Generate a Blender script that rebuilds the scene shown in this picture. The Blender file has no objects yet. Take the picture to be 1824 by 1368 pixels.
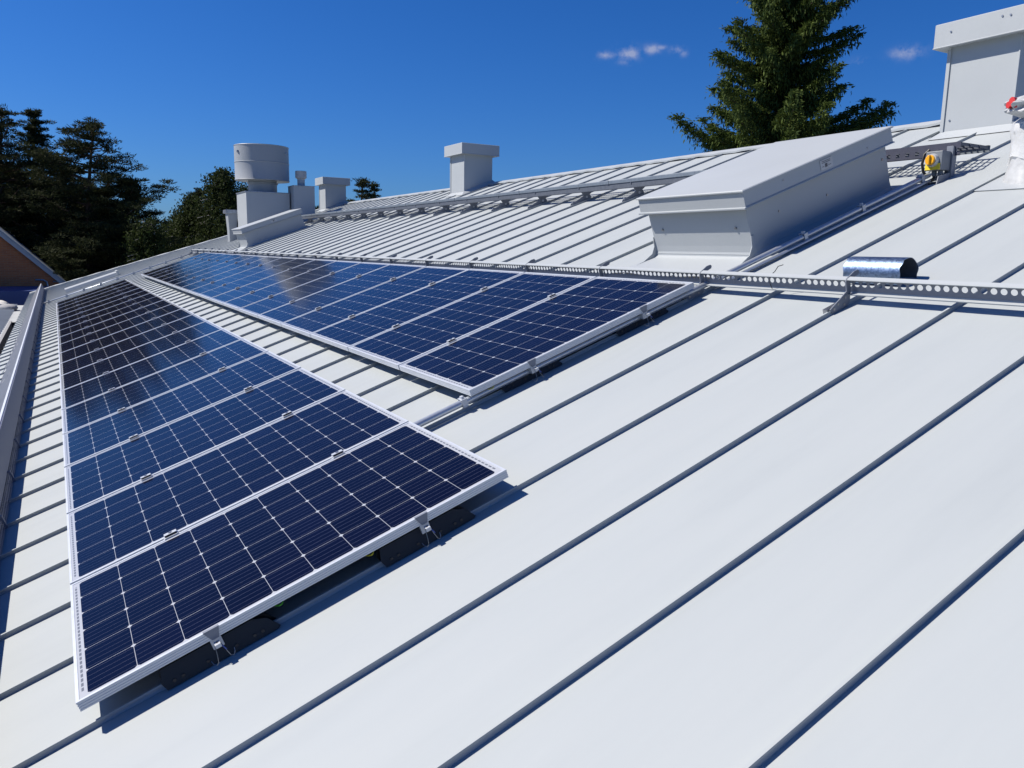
import bpy, bmesh, math, random
import numpy as np
from mathutils import Vector, Matrix
random.seed(7)
RNG = np.random.default_rng(11)
R_ = math.radians
scene = bpy.context.scene
COL = scene.collection

# ------------------------------------------------------------------ camera
TH = R_(20.0)                       # roof slope
CT, ST = math.cos(TH), math.sin(TH)
Z0 = 4.8                            # height of the panel plane at the eave end above the ground
PN = 0.12                           # panel top above the roof sheet
SLOPE = Matrix(((CT, 0, -ST), (0, 1, 0), (ST, 0, CT)))


def W(v, u, n=0.0):
    """roof coordinates (up the slope, along the eave, above the sheet) -> world"""
    n = n - PN
    return Vector((v * CT - n * ST, u, v * ST + n * CT + Z0))


cam_d = bpy.data.cameras.new('camera')
cam = bpy.data.objects.new('camera', cam_d)
COL.objects.link(cam)
cam_d.sensor_width = 36.0
cam_d.lens = 36.0 * 1391.17666 / 1824.0
cam_d.clip_start = 0.05
cam_d.clip_end = 3000
rv = Vector((1.77370976, -0.696050964, 0.0994733638))
Rc = Matrix.Rotation(rv.length, 3, rv.normalized())      # roof frame -> camera (x right, y down, z forward)
right, down, fwd = (SLOPE @ Vector(Rc[i]) for i in range(3))
M = Matrix.Identity(4)
for i in range(3):
    M[i][0], M[i][1], M[i][2] = right[i], -down[i], -fwd[i]
cpos = SLOPE @ Vector((0.5250816, -2.63009886, 1.32813861)) + Vector((0, 0, Z0))
M.translation = cpos
cam.matrix_world = M
scene.camera = cam

# ------------------------------------------------------------------ sky, sun, exposure
SUN = Vector((-0.564, 0.395, 0.728)).normalized()        # towards the sun
sun_el = math.asin(SUN.z)
sun_az = math.atan2(SUN.x, SUN.y)
w = bpy.data.worlds.new('World')
scene.world = w
w.use_nodes = True
wn, wl = w.node_tree.nodes, w.node_tree.links
wn.clear()
wout = wn.new('ShaderNodeOutputWorld')
wbg = wn.new('ShaderNodeBackground')
sky = wn.new('ShaderNodeTexSky')
sky.sky_type = 'NISHITA'
sky.sun_disc = False
sky.sun_elevation = sun_el
sky.sun_rotation = sun_az
sky.altitude = 100
sky.air_density = 1.0
sky.dust_density = 0.6
sky.ozone_density = 3.0
hsv = wn.new('ShaderNodeMix')          # the phone's colour response: a deep, saturated blue sky
hsv.data_type = 'RGBA'
hsv.blend_type = 'MULTIPLY'
hsv.inputs['Factor'].default_value = 1.0
hsv.inputs[7].default_value = (0.34, 0.60, 1.10, 1)
wl.new(sky.outputs[0], hsv.inputs[6])
wbg.inputs['Strength'].default_value = 0.062
# a few small fair-weather clouds, far off in the sky
tc = wn.new('ShaderNodeTexCoord')
noi = wn.new('ShaderNodeTexNoise')
noi.inputs['Scale'].default_value = 58
noi.inputs['Detail'].default_value = 7
noi.inputs['Roughness'].default_value = 0.62
wl.new(tc.outputs['Generated'], noi.inputs['Vector'])


def wmath(op, a, b=None, c=None):
    n = wn.new('ShaderNodeMath')
    n.operation = op
    for i, x in enumerate((a, b, c)):
        if x is None:
            continue
        if isinstance(x, (int, float)):
            n.inputs[i].default_value = x
        else:
            wl.new(x, n.inputs[i])
    return n.outputs[0]


sepw = wn.new('ShaderNodeSeparateXYZ')
wl.new(tc.outputs['Generated'], sepw.inputs[0])
azm = wmath('ARCTAN2', sepw.outputs[0], sepw.outputs[1])
ele = wmath('ARCSINE', sepw.outputs[2])
cloud = None
CLOUDS = [(36.4, 13.2, .75, .22, .7), (37.9, 13.32, .70, .42, 1.0), (37.6, 12.75, .5, .2, .35), (39.4, 13.50, .55, .30, .78), (40.0, 13.62, .4, .16, .6), (41.1, 13.45, .5, .24, .6), (41.6, 13.2, .3, .2, .5), (55.45, 12.5, .85, .36, .8), (52.6, 12.2, .45, .25, .35)]
for az, el, wa, we, amp in CLOUDS:
    dx = wmath('DIVIDE', wmath('SUBTRACT', azm, R_(az)), R_(wa))
    dy = wmath('DIVIDE', wmath('SUBTRACT', ele, R_(el)), R_(we))
    r2 = wmath('ADD', wmath('MULTIPLY', dx, dx), wmath('MULTIPLY', dy, dy))
    g = wmath('MULTIPLY', wmath('EXPONENT', wmath('MULTIPLY', r2, -1.0)), amp)
    cloud = g if cloud is None else wmath('MAXIMUM', cloud, g)
cl = wmath('MULTIPLY', cloud, wmath('MULTIPLY_ADD', noi.outputs[0], 5.2, wmath('MULTIPLY_ADD', cloud, 1.0, -2.35)))
cln = wn.new('ShaderNodeClamp')
wl.new(cl, cln.inputs[0])
clf = wmath('MULTIPLY', cln.outputs[0], 0.62)
mixc = wn.new('ShaderNodeMix')
mixc.data_type = 'RGBA'
wl.new(clf, mixc.inputs['Factor'])
hs2 = wn.new('ShaderNodeHueSaturation')
hs2.inputs['Saturation'].default_value = 1.07
hs2.inputs['Value'].default_value = 1.09
wl.new(hsv.outputs[2], hs2.inputs['Color'])
wl.new(hs2.outputs[0], mixc.inputs[6])
mixc.inputs[7].default_value = (5.2, 5.6, 7.4, 1)
wl.new(mixc.outputs[2], wbg.inputs['Color'])
wl.new(wbg.outputs[0], wout.inputs['Surface'])

sl = bpy.data.lights.new('sun', 'SUN')
sl.energy = 5.0
sl.angle = R_(0.5)
sl.color = (1.0, 0.925, 0.81)
so = bpy.data.objects.new('sun', sl)
COL.objects.link(so)
so.rotation_euler = SUN.to_track_quat('Z', 'Y').to_euler()
so.location = (-40, 30, 60)
scene.view_settings.view_transform = 'Standard'
scene.view_settings.look = 'None'
scene.view_settings.gamma = 1
scene.view_settings.exposure = 0.45
scene.cycles.max_bounces = 8
scene.cycles.transparent_max_bounces = 24


# ------------------------------------------------------------------ helpers
def link(o, parent=None):
    COL.objects.link(o)
    if parent:
        o.parent = parent
    return o


def tag(o, label=None, cat=None, group=None, kind=None):
    if label:
        o['label'] = label
    if cat:
        o['category'] = cat
    if group:
        o['group'] = group
    if kind:
        o['kind'] = kind
    return o


def thing(name, loc, label, cat, group=None, sloped=False, rz=0.0):
    o = bpy.data.objects.new(name, None)
    o.empty_display_size = 0.1
    o.location = loc
    o.rotation_euler = (0, -TH, 0) if sloped else (0, 0, rz)
    link(o)
    return tag(o, label, cat, group)


class MB:
    """collects shapes, then links them as ONE mesh object"""

    def __init__(s):
        s.bm = bmesh.new()

    def box(s, lo, hi, bev=0.0, m=None):
        g = bmesh.ops.create_cube(s.bm, size=1.0)
        vs = g['verts']
        for v in vs:
            v.co = Vector([lo[i] + (v.co[i] + 0.5) * (hi[i] - lo[i]) for i in range(3)])
        if bev > 0:
            es = list({e for v in vs for e in v.link_edges})
            r = bmesh.ops.bevel(s.bm, geom=es, offset=bev, segments=2, affect='EDGES', profile=0.6)
            vs = list({v for f in r['faces'] for v in f.verts} | {v for v in vs if v.is_valid})
        if m is not None:
            for v in vs:
                v.co = m @ v.co
        return vs

    def poly(s, pts):
        return s.bm.faces.new([s.bm.verts.new(p) for p in pts])

    def prism(s, outline, axis, a, b):
        """outline in the two remaining axes, extruded along axis from a to b"""
        def P(q, t):
            p = list(q)
            p.insert(axis, t)
            return p
        va = [s.bm.verts.new(P(q, a)) for q in outline]
        vb = [s.bm.verts.new(P(q, b)) for q in outline]
        n = len(outline)
        s.bm.faces.new(va[::-1])
        s.bm.faces.new(vb)
        for i in range(n):
            s.bm.faces.new((va[i], va[(i + 1) % n], vb[(i + 1) % n], vb[i]))

    def strip(s, section, axis, ts, closed=False, shift=None):
        """open (or closed) section swept along axis through positions ts"""
        rows = []
        for k, t in enumerate(ts):
            row = []
            for q in section:
                p = list(q)
                p.insert(axis, t)
                row.append(s.bm.verts.new(p))
            rows.append(row)
        n = len(section)
        for a, b in zip(rows[:-1], rows[1:]):
            for i in range(n if closed else n - 1):
                s.bm.faces.new((a[i], a[(i + 1) % n], b[(i + 1) % n], b[i]))

    def tube(s, pts, r, seg=10, cap=True, radii=None):
        pts = [Vector(p) for p in pts]
        rings = []
        prev = None
        for i, p in enumerate(pts):
            t = (pts[min(i + 1, len(pts) - 1)] - pts[max(i - 1, 0)]).normalized()
            if prev is None:
                a = t.orthogonal().normalized()
            else:
                a = (prev - t * prev.dot(t)).normalized()
            prev = a
            b = t.cross(a)
            rr = radii[i] if radii else r
            rings.append([s.bm.verts.new(p + rr * (math.cos(2 * math.pi * k / seg) * a + math.sin(2 * math.pi * k / seg) * b)) for k in range(seg)])
        for A, B in zip(rings[:-1], rings[1:]):
            for k in range(seg):
                s.bm.faces.new((A[k], A[(k + 1) % seg], B[(k + 1) % seg], B[k])).smooth = True
        if cap:
            s.bm.faces.new(rings[0][::-1])
            s.bm.faces.new(rings[-1])

    def lathe(s, prof, c=(0, 0), seg=48, smooth=True):
        rings = []
        for r, z in prof:
            rings.append([s.bm.verts.new((c[0] + r * math.cos(2 * math.pi * k / seg), c[1] + r * math.sin(2 * math.pi * k / seg), z)) for k in range(seg)])
        for A, B in zip(rings[:-1], rings[1:]):
            for k in range(seg):
                s.bm.faces.new((A[k], A[(k + 1) % seg], B[(k + 1) % seg], B[k])).smooth = smooth

    def build(s, name, mat, parent=None, fix=True):
        me = bpy.data.meshes.new(name)
        if fix:
            bmesh.ops.recalc_face_normals(s.bm, faces=s.bm.faces[:])
        for e in s.bm.edges:
            if len(e.link_faces) == 2 and e.calc_face_angle(0) > .6:
                e.smooth = False
        s.bm.to_mesh(me)
        s.bm.free()
        me.materials.append(mat)
        return link(bpy.data.objects.new(name, me), parent)


def copy_tree(o, parent=None):
    c = o.copy()
    COL.objects.link(c)
    c.parent = parent
    for ch in list(o.children):
        copy_tree(ch, c)
    return c


# ------------------------------------------------------------------ materials
class NT:
    def __init__(s, name):
        s.m = bpy.data.materials.new(name)
        s.m.use_nodes = True
        s.n, s.l = s.m.node_tree.nodes, s.m.node_tree.links
        s.b = s.n['Principled BSDF']
        s.out = s.n['Material Output']

    def new(s, t, **kw):
        n = s.n.new('ShaderNode' + t)
        for k, v in kw.items():
            setattr(n, k, v)
        return n

    def put(s, sock, x):
        if isinstance(x, (int, float, tuple)):
            sock.default_value = x
        else:
            s.l.new(x, sock)

    def math(s, op, a, b=None, c=None):
        n = s.new('Math', operation=op)
        for i, x in enumerate((a, b, c)):
            if x is not None:
                s.put(n.inputs[i], x)
        return n.outputs[0]

    def obj(s):
        t = s.new('TexCoord')
        sp = s.new('SeparateXYZ')
        s.l.new(t.outputs['Object'], sp.inputs[0])
        return t.outputs['Object'], sp.outputs

    def noise(s, vec, scale, detail=4, rough=.55, stretch=None):
        if stretch:
            mp = s.new('Mapping')
            mp.inputs['Scale'].default_value = stretch
            s.l.new(vec, mp.inputs[0])
            vec = mp.outputs[0]
        n = s.new('TexNoise')
        n.inputs['Scale'].default_value = scale
        n.inputs['Detail'].default_value = detail
        n.inputs['Roughness'].default_value = rough
        s.l.new(vec, n.inputs['Vector'])
        return n.outputs[0]

    def ramp(s, x, stops):
        r = s.new('ValToRGB')
        e = r.color_ramp.elements
        while len(e) < len(stops):
            e.new(0.5)
        for el, (p, c) in zip(e, stops):
            el.position = p
            el.color = (c[0], c[1], c[2], 1)
        s.l.new(x, r.inputs[0])
        return r.outputs[0]

    def mix(s, f, a, b):
        n = s.new('Mix', data_type='RGBA')
        s.put(n.inputs['Factor'], f)
        s.put(n.inputs[6], a if not isinstance(a, tuple) else (*a[:3], 1))
        s.put(n.inputs[7], b if not isinstance(b, tuple) else (*b[:3], 1))
        return n.outputs[2]

    def bump(s, h, strength, dist=0.01):
        n = s.new('Bump')
        n.inputs['Strength'].default_value = strength
        n.inputs['Distance'].default_value = dist
        s.l.new(h, n.inputs['Height'])
        s.l.new(n.outputs[0], s.b.inputs['Normal'])

    def set(s, **kw):
        for k, v in kw.items():
            s.put(s.b.inputs[k.replace('_', ' ')], v if not (isinstance(v, tuple) and len(v) == 3) else (*v, 1))
        return s

    def holes(s, mask):
        """mask 1 = solid, 0 = open"""
        tr = s.new('BsdfTransparent')
        mx = s.new('MixShader')
        s.put(mx.inputs[0], mask)
        s.l.new(tr.outputs[0], mx.inputs[1])
        s.l.new(s.b.outputs[0], mx.inputs[2])
        s.l.new(mx.outputs[0], s.out.inputs['Surface'])


def painted(name, col, rough=.42, var=.05, wave=True, dirt=.0):
    t = NT(name)
    vec, xyz = t.obj()
    big = t.noise(vec, .9, 3, .6)
    fine = t.noise(vec, 45, 3, .7)
    f = t.math('ADD', t.math('MULTIPLY', big, .7), t.math('MULTIPLY', fine, .3))
    lo = tuple(c * (1 - var) for c in col)
    hi = tuple(min(1, c * (1 + var)) for c in col)
    c = t.ramp(f, [(.35, lo), (.65, hi)])
    t.set(Base_Color=c, Roughness=t.math('MULTIPLY_ADD', fine, .16, rough - .08), Specular_IOR_Level=.3)
    if wave:
        t.bump(t.noise(vec, 1.6, 2, .5, (.5, 2.2, 1)), .25, .02)
    return t.m


def roof_mat():
    t = NT('white_roof_sheet')
    vec, xyz = t.obj()
    big = t.noise(vec, .5, 4, .6)
    streak = t.noise(vec, 2.2, 4, .6, (.16, 2.6, 1))
    fine = t.noise(vec, 60, 3, .75)
    f = t.math('ADD', t.math('MULTIPLY', big, .45), t.math('MULTIPLY', streak, .55))
    base = t.ramp(f, [(.30, (.336, .366, .384)), (.5, (.360, .390, .406)), (.70, (.372, .400, .414))])
    # sparse scuffs and specks of dirt left by the fitters
    sp = t.noise(vec, 7.5, 6, .8)
    spk = t.math('GREATER_THAN', sp, .745)
    v2 = t.new('TexVoronoi')
    v2.inputs['Scale'].default_value = 2.6
    t.l.new(vec, v2.inputs['Vector'])
    dot = t.math('LESS_THAN', v2.outputs['Distance'], .011)
    base = t.mix(t.math('MULTIPLY', spk, .18), base, (.22, .21, .20))
    base = t.mix(t.math('MULTIPLY', dot, .55), base, (.16, .15, .14))
    t.set(Base_Color=base, Roughness=t.math('MULTIPLY_ADD', fine, .2, .44), Specular_IOR_Level=.3)
    h = t.math('ADD', t.noise(vec, 1.2, 2, .5, (.35, 1.9, 1)), t.math('MULTIPLY', t.noise(vec, 6, 2, .5, (.3, 2, 1)), .12))
    t.bump(h, .42, .025)
    return t.m


def galv(name, col=(.50, .53, .57), rough=.38, metal=.9, sc=28):
    t = NT(name)
    vec, xyz = t.obj()
    v = t.new('TexVoronoi')
    v.inputs['Scale'].default_value = sc
    t.l.new(vec, v.inputs['Vector'])
    sep = t.new('SeparateColor')
    t.l.new(v.outputs['Color'], sep.inputs[0])
    n = t.noise(vec, 5, 5, .7)
    f = t.math('ADD', t.math('MULTIPLY', sep.outputs[0], .5), t.math('MULTIPLY', n, .5))
    t.set(Base_Color=t.ramp(f, [(.2, tuple(c * .72 for c in col)), (.8, tuple(min(1, c * 1.22) for c in col))]),
          Metallic=metal, Roughness=t.math('MULTIPLY_ADD', f, .22, rough - .11))
    t.bump(n, .12, .004)
    return t.m


def plain(name, col, rough=.5, metal=0.0, var=.12):
    t = NT(name)
    vec, xyz = t.obj()
    n = t.noise(vec, 22, 4, .7)
    t.set(Base_Color=t.ramp(n, [(.3, tuple(c * (1 - var) for c in col)), (.7, tuple(min(1, c * (1 + var)) for c in col))]),
          Roughness=t.math('MULTIPLY_ADD', n, .2, rough - .1), Metallic=metal)
    return t.m


PL, PWD = 1.650, 0.996              # panel length (up the slope) and width


def cell_mat():
    """60 monocrystalline cells under glass; local x up the slope 0..PL, y along the eave 0..PWD"""
    t = NT('solar_cells')
    vec, xyz = t.obj()
    x, y = xyz[0], xyz[1]
    mx, my, cx, cy = .036, .024, .1578, .1580
    gx = t.math('DIVIDE', t.math('SUBTRACT', x, mx), cx)
    gy = t.math('DIVIDE', t.math('SUBTRACT', y, my), cy)
    fx = t.math('SUBTRACT', t.math('FRACT', gx), .5)
    fy = t.math('SUBTRACT', t.math('FRACT', gy), .5)
    ax, ay = t.math('ABSOLUTE', fx), t.math('ABSOLUTE', fy)
    inside = t.math('LESS_THAN', t.math('MAXIMUM', ax, ay), .4946)
    inside = t.math('MULTIPLY', inside, t.math('LESS_THAN', t.math('ADD', ax, ay), .932))
    for a, n in ((gx, 10), (gy, 6)):
        inside = t.math('MULTIPLY', inside, t.math('MULTIPLY', t.math('GREATER_THAN', a, 0.0), t.math('LESS_THAN', a, float(n))))
    # five thin busbars per cell, running up the slope
    bb = t.math('ABSOLUTE', t.math('SUBTRACT', t.math('FRACT', t.math('MULTIPLY', gy, 5.0)), .5))
    bus = t.math('LESS_THAN', bb, .022)
    # per-cell tint
    wn_ = t.new('TexWhiteNoise', noise_dimensions='3D')
    cb = t.new('CombineXYZ')
    oi = t.new('ObjectInfo')
    t.l.new(t.math('FLOOR', gx), cb.inputs[0])
    t.l.new(t.math('FLOOR', gy), cb.inputs[1])
    t.l.new(oi.outputs['Random'], cb.inputs[2])
    t.l.new(cb.outputs[0], wn_.inputs['Vector'])
    tint = t.math('MULTIPLY_ADD', wn_.outputs['Value'], .35, .82)
    cell = t.new('Mix', data_type='RGBA', blend_type='MULTIPLY')
    cell.inputs['Factor'].default_value = 1
    cell.inputs[6].default_value = (.0024, .0022, .0108, 1)
    t.l.new(tint, cell.inputs[7])
    cellc = t.mix(t.math('MULTIPLY', bus, .55), cell.outputs[2], (.12, .13, .19))
    # grey interconnect ribbons in the two end margins
    end = t.math('GREATER_THAN', t.math('ABSOLUTE', t.math('SUBTRACT', x, PL / 2)), PL / 2 - .0265)
    end = t.math('MULTIPLY', end, t.math('LESS_THAN', t.math('ABSOLUTE', t.math('SUBTRACT', x, PL / 2)), PL / 2 - .0185))
    dash = t.math('LESS_THAN', t.math('FRACT', t.math('MULTIPLY', gy, 5.0)), .72)
    ib = t.math('MULTIPLY', t.math('MULTIPLY', end, dash), t.math('LESS_THAN', t.math('ABSOLUTE', t.math('SUBTRACT', y, PWD / 2)), PWD / 2 - .05))
    back = t.mix(t.math('MULTIPLY', ib, .8), (.38, .40, .44), (.08, .09, .11))
    col = t.mix(inside, back, cellc)
    # faint dust on the glass
    d = t.noise(vec, 14, 5, .7)
    col = t.mix(t.math('MULTIPLY', t.math('GREATER_THAN', d, .72), .05), col, (.5, .5, .5))
    t.set(Base_Color=col, Roughness=.12, IOR=1.36, Specular_IOR_Level=.28)
    t.bump(t.noise(vec, 2.2, 2, .5), .05, .004)
    return t.m


MAT = {}
MAT['roof'] = roof_mat()
MAT['sheet'] = painted('white_sheet_metal', (.362, .390, .415), .46, .03)
MAT['frame'] = plain('silver_frame', (.54, .575, .63), .42, .3, .03)
MAT['cells'] = cell_mat()
MAT['backsheet'] = plain('white_backsheet', (.22, .22, .22), .6)
MAT['alu'] = plain('bright_aluminium', (.46, .49, .54), .4, .2, .05)
MAT['galv'] = galv('galvanised_steel')
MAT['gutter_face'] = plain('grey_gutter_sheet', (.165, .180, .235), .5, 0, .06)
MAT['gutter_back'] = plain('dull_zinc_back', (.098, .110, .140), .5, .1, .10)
MAT['galv_dark'] = galv('weathered_galvanised_steel', (.30, .33, .38), .45, .8)
MAT['zinc'] = galv('grey_zinc_sheet', (.34, .38, .45), .42, .75, 9)
MAT['shiny'] = galv('shiny_galvanised_duct', (.20, .27, .40), .42, 1.0, 110)
MAT['pipe'] = plain('smooth_conduit_metal', (.46, .50, .56), .34, .6, .05)
MAT['black'] = plain('black_coated_steel', (.012, .012, .013), .5)
MAT['rubber'] = plain('black_cable_sheath', (.014, .014, .015), .45)
MAT['steel'] = plain('steel_screw', (.30, .31, .33), .35, .9)
MAT['greybox'] = plain('grey_plastic_housing', (.15, .17, .20), .45)
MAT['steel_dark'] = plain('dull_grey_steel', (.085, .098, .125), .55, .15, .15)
MAT['bracket_grey'] = plain('blue_grey_bracket_steel', (.17, .19, .235), .5, .1, .08)
MAT['white_pl'] = plain('white_plastic', (.42, .435, .45), .35)
MAT['yellow'] = plain('yellow_knob_plastic', (.80, .38, .015), .35)
MAT['yellow_plate'] = plain('yellow_plate_plastic', (.78, .62, .04), .4)
MAT['red'] = plain('red_printed_film', (.55, .03, .03), .4)
MAT['green'] = plain('green_earth_wire', (.10, .50, .03), .4)
MAT['yellow_wire'] = plain('yellow_earth_wire', (.62, .58, .03), .4)
MAT['blue'] = plain('blue_thread', (.05, .09, .35), .4)
MAT['mark'] = plain('printed_grey', (.08, .08, .09), .6)
MAT['dark_bolt'] = plain('dark_bolt_steel', (.05, .05, .052), .4, .5)
MAT['canopy'] = painted('white_canopy_sheet', (.50, .52, .53), .5, .04)
MAT['parapet_shade'] = painted('blue_shaded_parapet', (.045, .075, .20), .5, .06)  # pale parapet's blue shade put into its base colour
MAT['dark_gap'] = plain('dark_bitumen', (.03, .03, .032), .8)
MAT['stone_white'] = plain('off_white_sack', (.62, .60, .55), .8)
MAT['concrete_grey'] = plain('grey_render', (.30, .30, .31), .8)


def hole_strip(name, base_fn, ax, pitch, diam_u, axis2, c2, diam2, round_=True, phase=0.0, rows=1, pitch2=0.0):
    """sheet metal with a row (or rows) of punched holes along local axis ax"""
    m = base_fn(name)
    t = NT.__new__(NT)
    t.m, t.n, t.l = m, m.node_tree.nodes, m.node_tree.links
    t.b, t.out = t.n['Principled BSDF'], t.n['Material Output']
    vec, xyz = t.obj()
    a = t.math('SUBTRACT', t.math('FRACT', t.math('DIVIDE', t.math('ADD', xyz[ax], phase), pitch)), .5)
    a = t.math('MULTIPLY', a, pitch / (diam_u / 2))
    if rows == 1:
        b = t.math('DIVIDE', t.math('SUBTRACT', xyz[axis2], c2), diam2 / 2)
    else:
        q = t.math('DIVIDE', t.math('SUBTRACT', xyz[axis2], c2), pitch2)
        a0 = t.math('ADD', t.math('DIVIDE', xyz[ax], pitch), t.math('MULTIPLY', t.math('FLOOR', q), .5))
        a = t.math('MULTIPLY', t.math('SUBTRACT', t.math('FRACT', a0), .5), pitch / (diam_u / 2))
        b = t.math('MULTIPLY', t.math('SUBTRACT', t.math('FRACT', q), .5), pitch2 / (diam2 / 2))
    if round_:
        d = t.math('ADD', t.math('MULTIPLY', a, a), t.math('MULTIPLY', b, b))
    else:
        d = t.math('MAXIMUM', t.math('ABSOLUTE', a), t.math('ABSOLUTE', b))
    t.holes(t.math('GREATER_THAN', d, 1.0))
    return m


# ------------------------------------------------------------------ ground
def ground():
    t = NT('grass_ground')
    vec, xyz = t.obj()
    n = t.noise(vec, .12, 6, .6)
    f = t.noise(vec, 6, 5, .7)
    t.set(Base_Color=t.mix(t.math('MULTIPLY', f, .6), t.ramp(n, [(.35, (.035, .06, .018)), (.65, (.075, .10, .03))]), (.10, .10, .05)), Roughness=.9)
    b = MB()
    b.poly(((-1500, -1500, 0), (1500, -1500, 0), (1500, 1500, 0), (-1500, 1500, 0)))
    tag(b.build('ground', t.m), kind='structure')


ground()

# ------------------------------------------------------------------ the building: long roof with standing seams
SP, S0 = 0.533, 0.02                # seam spacing and the seam under the near panel end
VE, VR = -0.95, 8.46                # eave and ridge, along the slope
UE, UF = -7.5, 23.0


def hip(v):
    return 30.95 - .94 * v               # the roof ends in a hip: eave corner far, ridge end nearer
                 # ends of the roof
bld = thing('school_building', W(VE, 0), 'long building under a white standing seam metal roof', 'building', sloped=False)
bld.location = (0, 0, 0)
rb = bpy.data.objects.new('roof', None)

b = MB()
nz = Vector((-ST, 0, CT))


def seam(bm, v0, v1, u, h=.0225, wd=.006, n0=0.0):
    """one folded seam: a thin upright with a slightly thicker rolled top"""
    prof = [(-wd, -.001), (-.0035, .010), (-.0035, h - .009), (-.0065, h - .007), (-.0065, h), (.0035, h), (.005, h - .009), (.0035, .010), (wd, -.001)]
    va = [bm.verts.new(W(v0, u + a, n0 + c)) for a, c in prof]
    vb = [bm.verts.new(W(v1, u + a, n0 + c)) for a, c in prof]
    for i in range(len(prof) - 1):
        bm.faces.new((va[i], va[i + 1], vb[i + 1], vb[i]))
    bm.faces.new(va)
    bm.faces.new(vb[::-1])


b.poly((W(VE, UE), W(VR, UE), W(VR, hip(VR)), W(VE, hip(VE))))
apex = W(VR, 0)
XR, ZR = apex.x, apex.z
far_x = XR + (XR - W(VE, 0).x)
ze = W(VE, 0).z
b.poly(((XR, UE, ZR), (far_x, UE, ze), (far_x, hip(VE), ze), (XR, hip(VR), ZR)))
b.poly(((XR, hip(VR), ZR), (far_x, hip(VE), ze), (W(VE, 0).x, hip(VE), ze)))
k0 = math.ceil((UE - S0) / SP)
k1 = math.floor((hip(VE) - S0) / SP)
for k in range(k0, k1):
    wob = .003 * math.sin(k * 2.7)
    u = S0 + k * SP + wob
    vtop = min(VR - .08, (30.95 - u) / .94 - .06)
    if any(h0 + .1 < u < h0 + .98 for h0 in (1.245, 17.5)):      # the seams stop at the hatch flashings
        seam(b.bm, VE, 4.02, u)
        seam(b.bm, 6.12, vtop, u)
    else:
        seam(b.bm, VE, vtop, u)
roof = b.build('roof', MAT['roof'], bld, fix=True)
# ridge cap: a folded flashing whose edge sits on the seams
b = MB()
for sgn in (1, -1):
    prev = None
    for i, u in enumerate(np.arange(UE, hip(VR) + .01, .133)):
        wv = .006 * math.sin(i * 1.9) + .004 * math.sin(i * .63)

        def P(v, n):
            p = W(v, float(u), n)
            if sgn < 0:
                p.x = 2 * XR - p.x
            return p
        row = [b.bm.verts.new(P(VR + .01, .046)), b.bm.verts.new(P(VR - .10, .038 + wv)), b.bm.verts.new(P(VR - .105, .016 + wv))]
        if prev:
            for j in range(2):
                b.bm.faces.new((prev[j], prev[j + 1], row[j + 1], row[j]))
        prev = row
b.build('ridge_cap', MAT['sheet'], roof, fix=True)
b = MB()
nseg = 40
prev = None
for i in range(nseg + 1):
    v = VE + (VR - VE) * i / nseg
    wv = .006 * math.sin(i * 2.1)
    c = W(v, hip(v), 0)
    row = [b.bm.verts.new(W(v, hip(v) - .14, .012)), b.bm.verts.new(c + Vector((0, 0, .030 + wv))), b.bm.verts.new(c + Vector((0, .16, .0)))]
    if prev:
        for j in range(2):
            b.bm.faces.new((prev[j], prev[j + 1], row[j + 1], row[j]))
    prev = row
b.build('hip_cap', MAT['sheet'], roof)
# walls under the roof
b = MB()
we = W(VE, 0)
b.box((we.x + .55, UE + .3, 0), (far_x - .55, hip(VE) - .5, ze - .02))
tw = NT('brown_brick_wall')
vec, xyz = tw.obj()


def brick_nodes(t, c1, c2, mo):
    vec, xyz = t.obj()
    cb = t.new('CombineXYZ')
    t.l.new(t.math('ADD', xyz[0], xyz[1]), cb.inputs[0])
    t.l.new(xyz[2], cb.inputs[1])
    br = t.new('TexBrick')
    br.inputs['Scale'].default_value = 1.0
    br.inputs['Brick Width'].default_value = .27
    br.inputs['Row Height'].default_value = .075
    br.inputs['Mortar Size'].default_value = .006
    br.inputs['Color1'].default_value = (*c1, 1)
    br.inputs['Color2'].default_value = (*c2, 1)
    br.inputs['Mortar'].default_value = (*mo, 1)
    t.l.new(cb.outputs[0], br.inputs['Vector'])
    n = t.noise(vec, 3, 4, .6)
    t.set(Base_Color=t.mix(t.math('MULTIPLY', n, .35), br.outputs[0], c2), Roughness=.85)
    t.bump(br.outputs['Fac'], -.4, .006)


brick_nodes(tw, (.46, .16, .055), (.36, .12, .045), (.34, .22, .14))
MAT['brick'] = tw.m
b.build('wall', MAT['concrete_grey'], bld)

# foot gutter: upright along the eave, sheet falling away behind it, perforated leaf strip at its foot
g = thing('foot_gutter', W(-.40, 0), 'long grey sheet metal foot gutter standing along the eave with perforated strip', 'gutter', sloped=True)
GH, GV = .262, 0.0                  # local frame: x up the slope, y along the eave, z off the sheet
b = MB()
U0, U1 = -6.0, 30.2
us = np.arange(U0, U1 + .01, 1.0)
b.strip([(.012, .080), (.006, GH - .004), (-.002, GH)], 1, us)
b.build('upright', MAT['gutter_face'], g)
b = MB()
b.strip([(-.002, GH + .001), (-.004, GH + .008), (-.026, GH + .006), (-.032, GH - .006)], 1, us)
b.build('top_fold', MAT['frame'], g)
b = MB()
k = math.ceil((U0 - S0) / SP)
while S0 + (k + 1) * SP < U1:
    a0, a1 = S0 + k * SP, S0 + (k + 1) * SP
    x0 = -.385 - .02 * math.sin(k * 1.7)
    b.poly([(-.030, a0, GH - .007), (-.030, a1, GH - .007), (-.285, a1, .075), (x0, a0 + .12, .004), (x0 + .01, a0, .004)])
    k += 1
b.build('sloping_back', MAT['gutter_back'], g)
perf = hole_strip('perforated_zinc', lambda n: plain(n, (.16, .17, .23), .5, 0, .06), 1, .026, .0185, 2, .018, .0150, True, 0, 3, .0195)
b = MB()
b.strip([(.022, .016), (.016, .078)], 1, us)
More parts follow.
